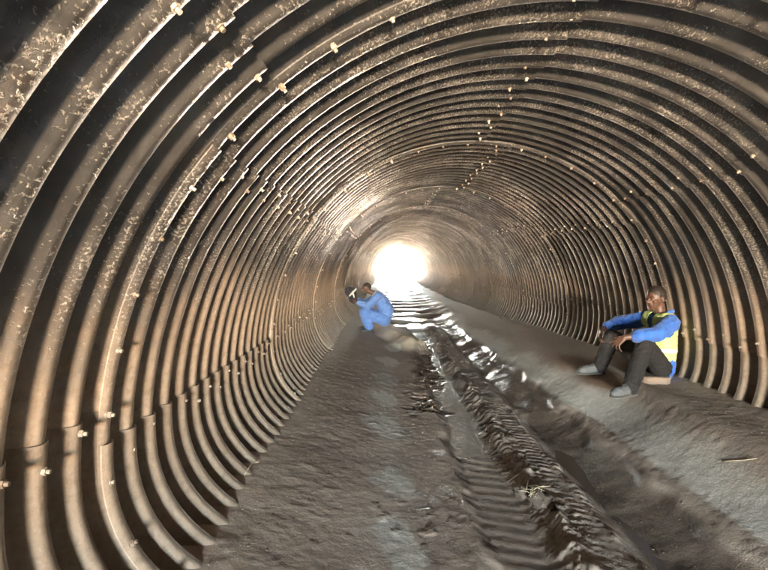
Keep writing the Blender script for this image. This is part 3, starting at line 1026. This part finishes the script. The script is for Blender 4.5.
cx, cy_, cz = on_floor(536, 502)
clod = empty('mud_clod', (cx, cy_, cz))
tag(clod, 'large mud clod with dry straw on the ridge between the ruts', 'clod')
m = lump('lump', (0.02, 0, 0.035), (0.075, 0.10, 0.045), M_CLOD, 0.6, 3); m.parent = clod
m2 = lump('lump', (-0.07, 0.10, 0.02), (0.055, 0.05, 0.035), M_CLOD, 0.6, 5); m2.parent = clod
m3 = lump('lump', (0.10, -0.11, 0.015), (0.05, 0.055, 0.03), M_CLOD, 0.6, 8); m3.parent = clod
for k in range(14):
    bm = bmesh.new()
    a = random.uniform(-0.6, 1.3)
    s0 = Vector((random.uniform(-0.09, 0.06), random.uniform(-0.05, 0.07), 0.075 + random.uniform(-0.01, 0.02)))
    d = Vector((math.cos(a), math.sin(a), random.uniform(-0.25, 0.25))) * random.uniform(0.05, 0.13)
    tube(bm, [s0 - d * 0.5, s0 + Vector((0, 0, 0.012)), s0 + d * 0.5 + Vector((0, 0, random.uniform(-0.02, 0.02)))], 0.0026, 0.0012)
    me = bpy.data.meshes.new('straw'); bm.to_mesh(me); bm.free()
    link_mesh('straw', me, M_STRAW, clod)

for (u, v, s, lab) in ((501, 318, 0.045, 'small white stone on the far right bank near the wall'),
                       (625, 371, 0.022, 'tiny pale stone between the boots of the seated man'),
                       (664, 384, 0.020, 'tiny pale stone in front of the pinkish slab')):
    x, y, z = on_floor(u, v, 0.4)
    o = lump('pale_stone', (x, y, z + s * 0.3), (s, s * 0.8, s * 0.55), M_PEBBLE, 0.2, int(u), 0.4, 2)
    tag(o, lab, 'stone')

def stick(u0, v0, u1, v1, z, label, r=0.003, bend=0.003):
    a, b = Vector(on_floor(u0, v0, z)), Vector(on_floor(u1, v1, z))
    a.z += r; b.z += r + 0.006
    mid = (a + b) / 2 + Vector((0.006, -0.008, bend))
    bm = bmesh.new()
    tube(bm, [a - a, (mid + a) / 2 - a, mid - a, (mid + b) / 2 - a, b - a], r, r * 0.5)
    me = bpy.data.meshes.new('twig'); bm.to_mesh(me); bm.free()
    o = link_mesh('dry_twig', me, M_STRAW)
    o.location = a
    tag(o, label, 'twig')
stick(724, 462, 757, 460, 0.44, 'dry straw-coloured twig lying on the right bank by the frame edge', 0.004)
stick(244, 476, 257, 462, 0.0, 'short dry twig propped at the foot of the left wall', 0.0035, 0.03)

def make_gravel():
    bm = bmesh.new()
    bmesh.ops.create_icosphere(bm, subdivisions=1, radius=1.0)
    base = np.array([v.co for v in bm.verts]); tri = np.array([[v.index for v in f.verts] for f in bm.faces])
    bm.free()
    V, Fc = [], []
    pts = []
    while len(pts) < 5000:
        y = 2.2 + 9 * random.random() ** 1.6
        zone = random.random()
        if zone < 0.45: x = random.gauss(0.45, 0.28)
        elif zone < 0.62: x = random.gauss(-0.45, 0.25)
        elif zone < 0.80: x = random.uniform(1.5, 2.03)
        elif zone < 0.92: x = random.uniform(-2.0, -1.5)
        else: x = random.uniform(-1.9, 1.9)
        pts.append((x, y))
    P = np.array(pts)
    H = floor_height(P[:, 0], P[:, 1])[0]
    for (x, y), h in zip(pts, H):
        s = 0.0018 + 0.006 * random.random() ** 4
        rot = np.array(Matrix.Rotation(random.uniform(0, 6.28), 3, Vector((random.random(), random.random(), random.random()))))
        q = (base * (1 + 0.25 * (RNG.random((len(base), 1)) - 0.5)) * np.array([1, 0.8, 0.6]) * s) @ rot.T + np.array([x, y, h - s * 0.1])
        Fc.append(tri + len(V) * len(base)); V.append(q)
    me = mesh_np('gravel', np.concatenate(V), np.concatenate(Fc))
    tag(link_mesh('gravel', me, M_PEBBLE2, smooth=False), kind='stuff')
M_PEBBLE2 = mat_earth('muddy_gravel', (0.16, 0.125, 0.095), (0.36, 0.32, 0.27), 22)
make_gravel()

# ------------------------------------------------------------------ dusty air
def make_haze():
    t = bpy.data.materials.new('dusty_air')
    t.use_nodes = True
    nt = t.node_tree
    nt.nodes.clear()
    out = nt.nodes.new('ShaderNodeOutputMaterial')
    v = nt.nodes.new('ShaderNodeVolumePrincipled')
    v.inputs['Color'].default_value = (0.95, 0.92, 0.86, 1)
    v.inputs["Density"].default_value = 0.0022
    v.inputs["Anisotropy"].default_value = 0.55
    nt.links.new(v.outputs[0], out.inputs['Volume'])
    bm = bmesh.new()
    bmesh.ops.create_cube(bm, size=1.0)
    for w in bm.verts:
        w.co = Vector((w.co.x * 60, (w.co.y * 2) * 50 + 13, 8.6 if w.co.z > 0 else -2.6))
    me = bpy.data.meshes.new('haze')
    bm.to_mesh(me); bm.free()
    o = link_mesh('haze', me, t, smooth=False)
    tag(o, kind='stuff')
make_haze()
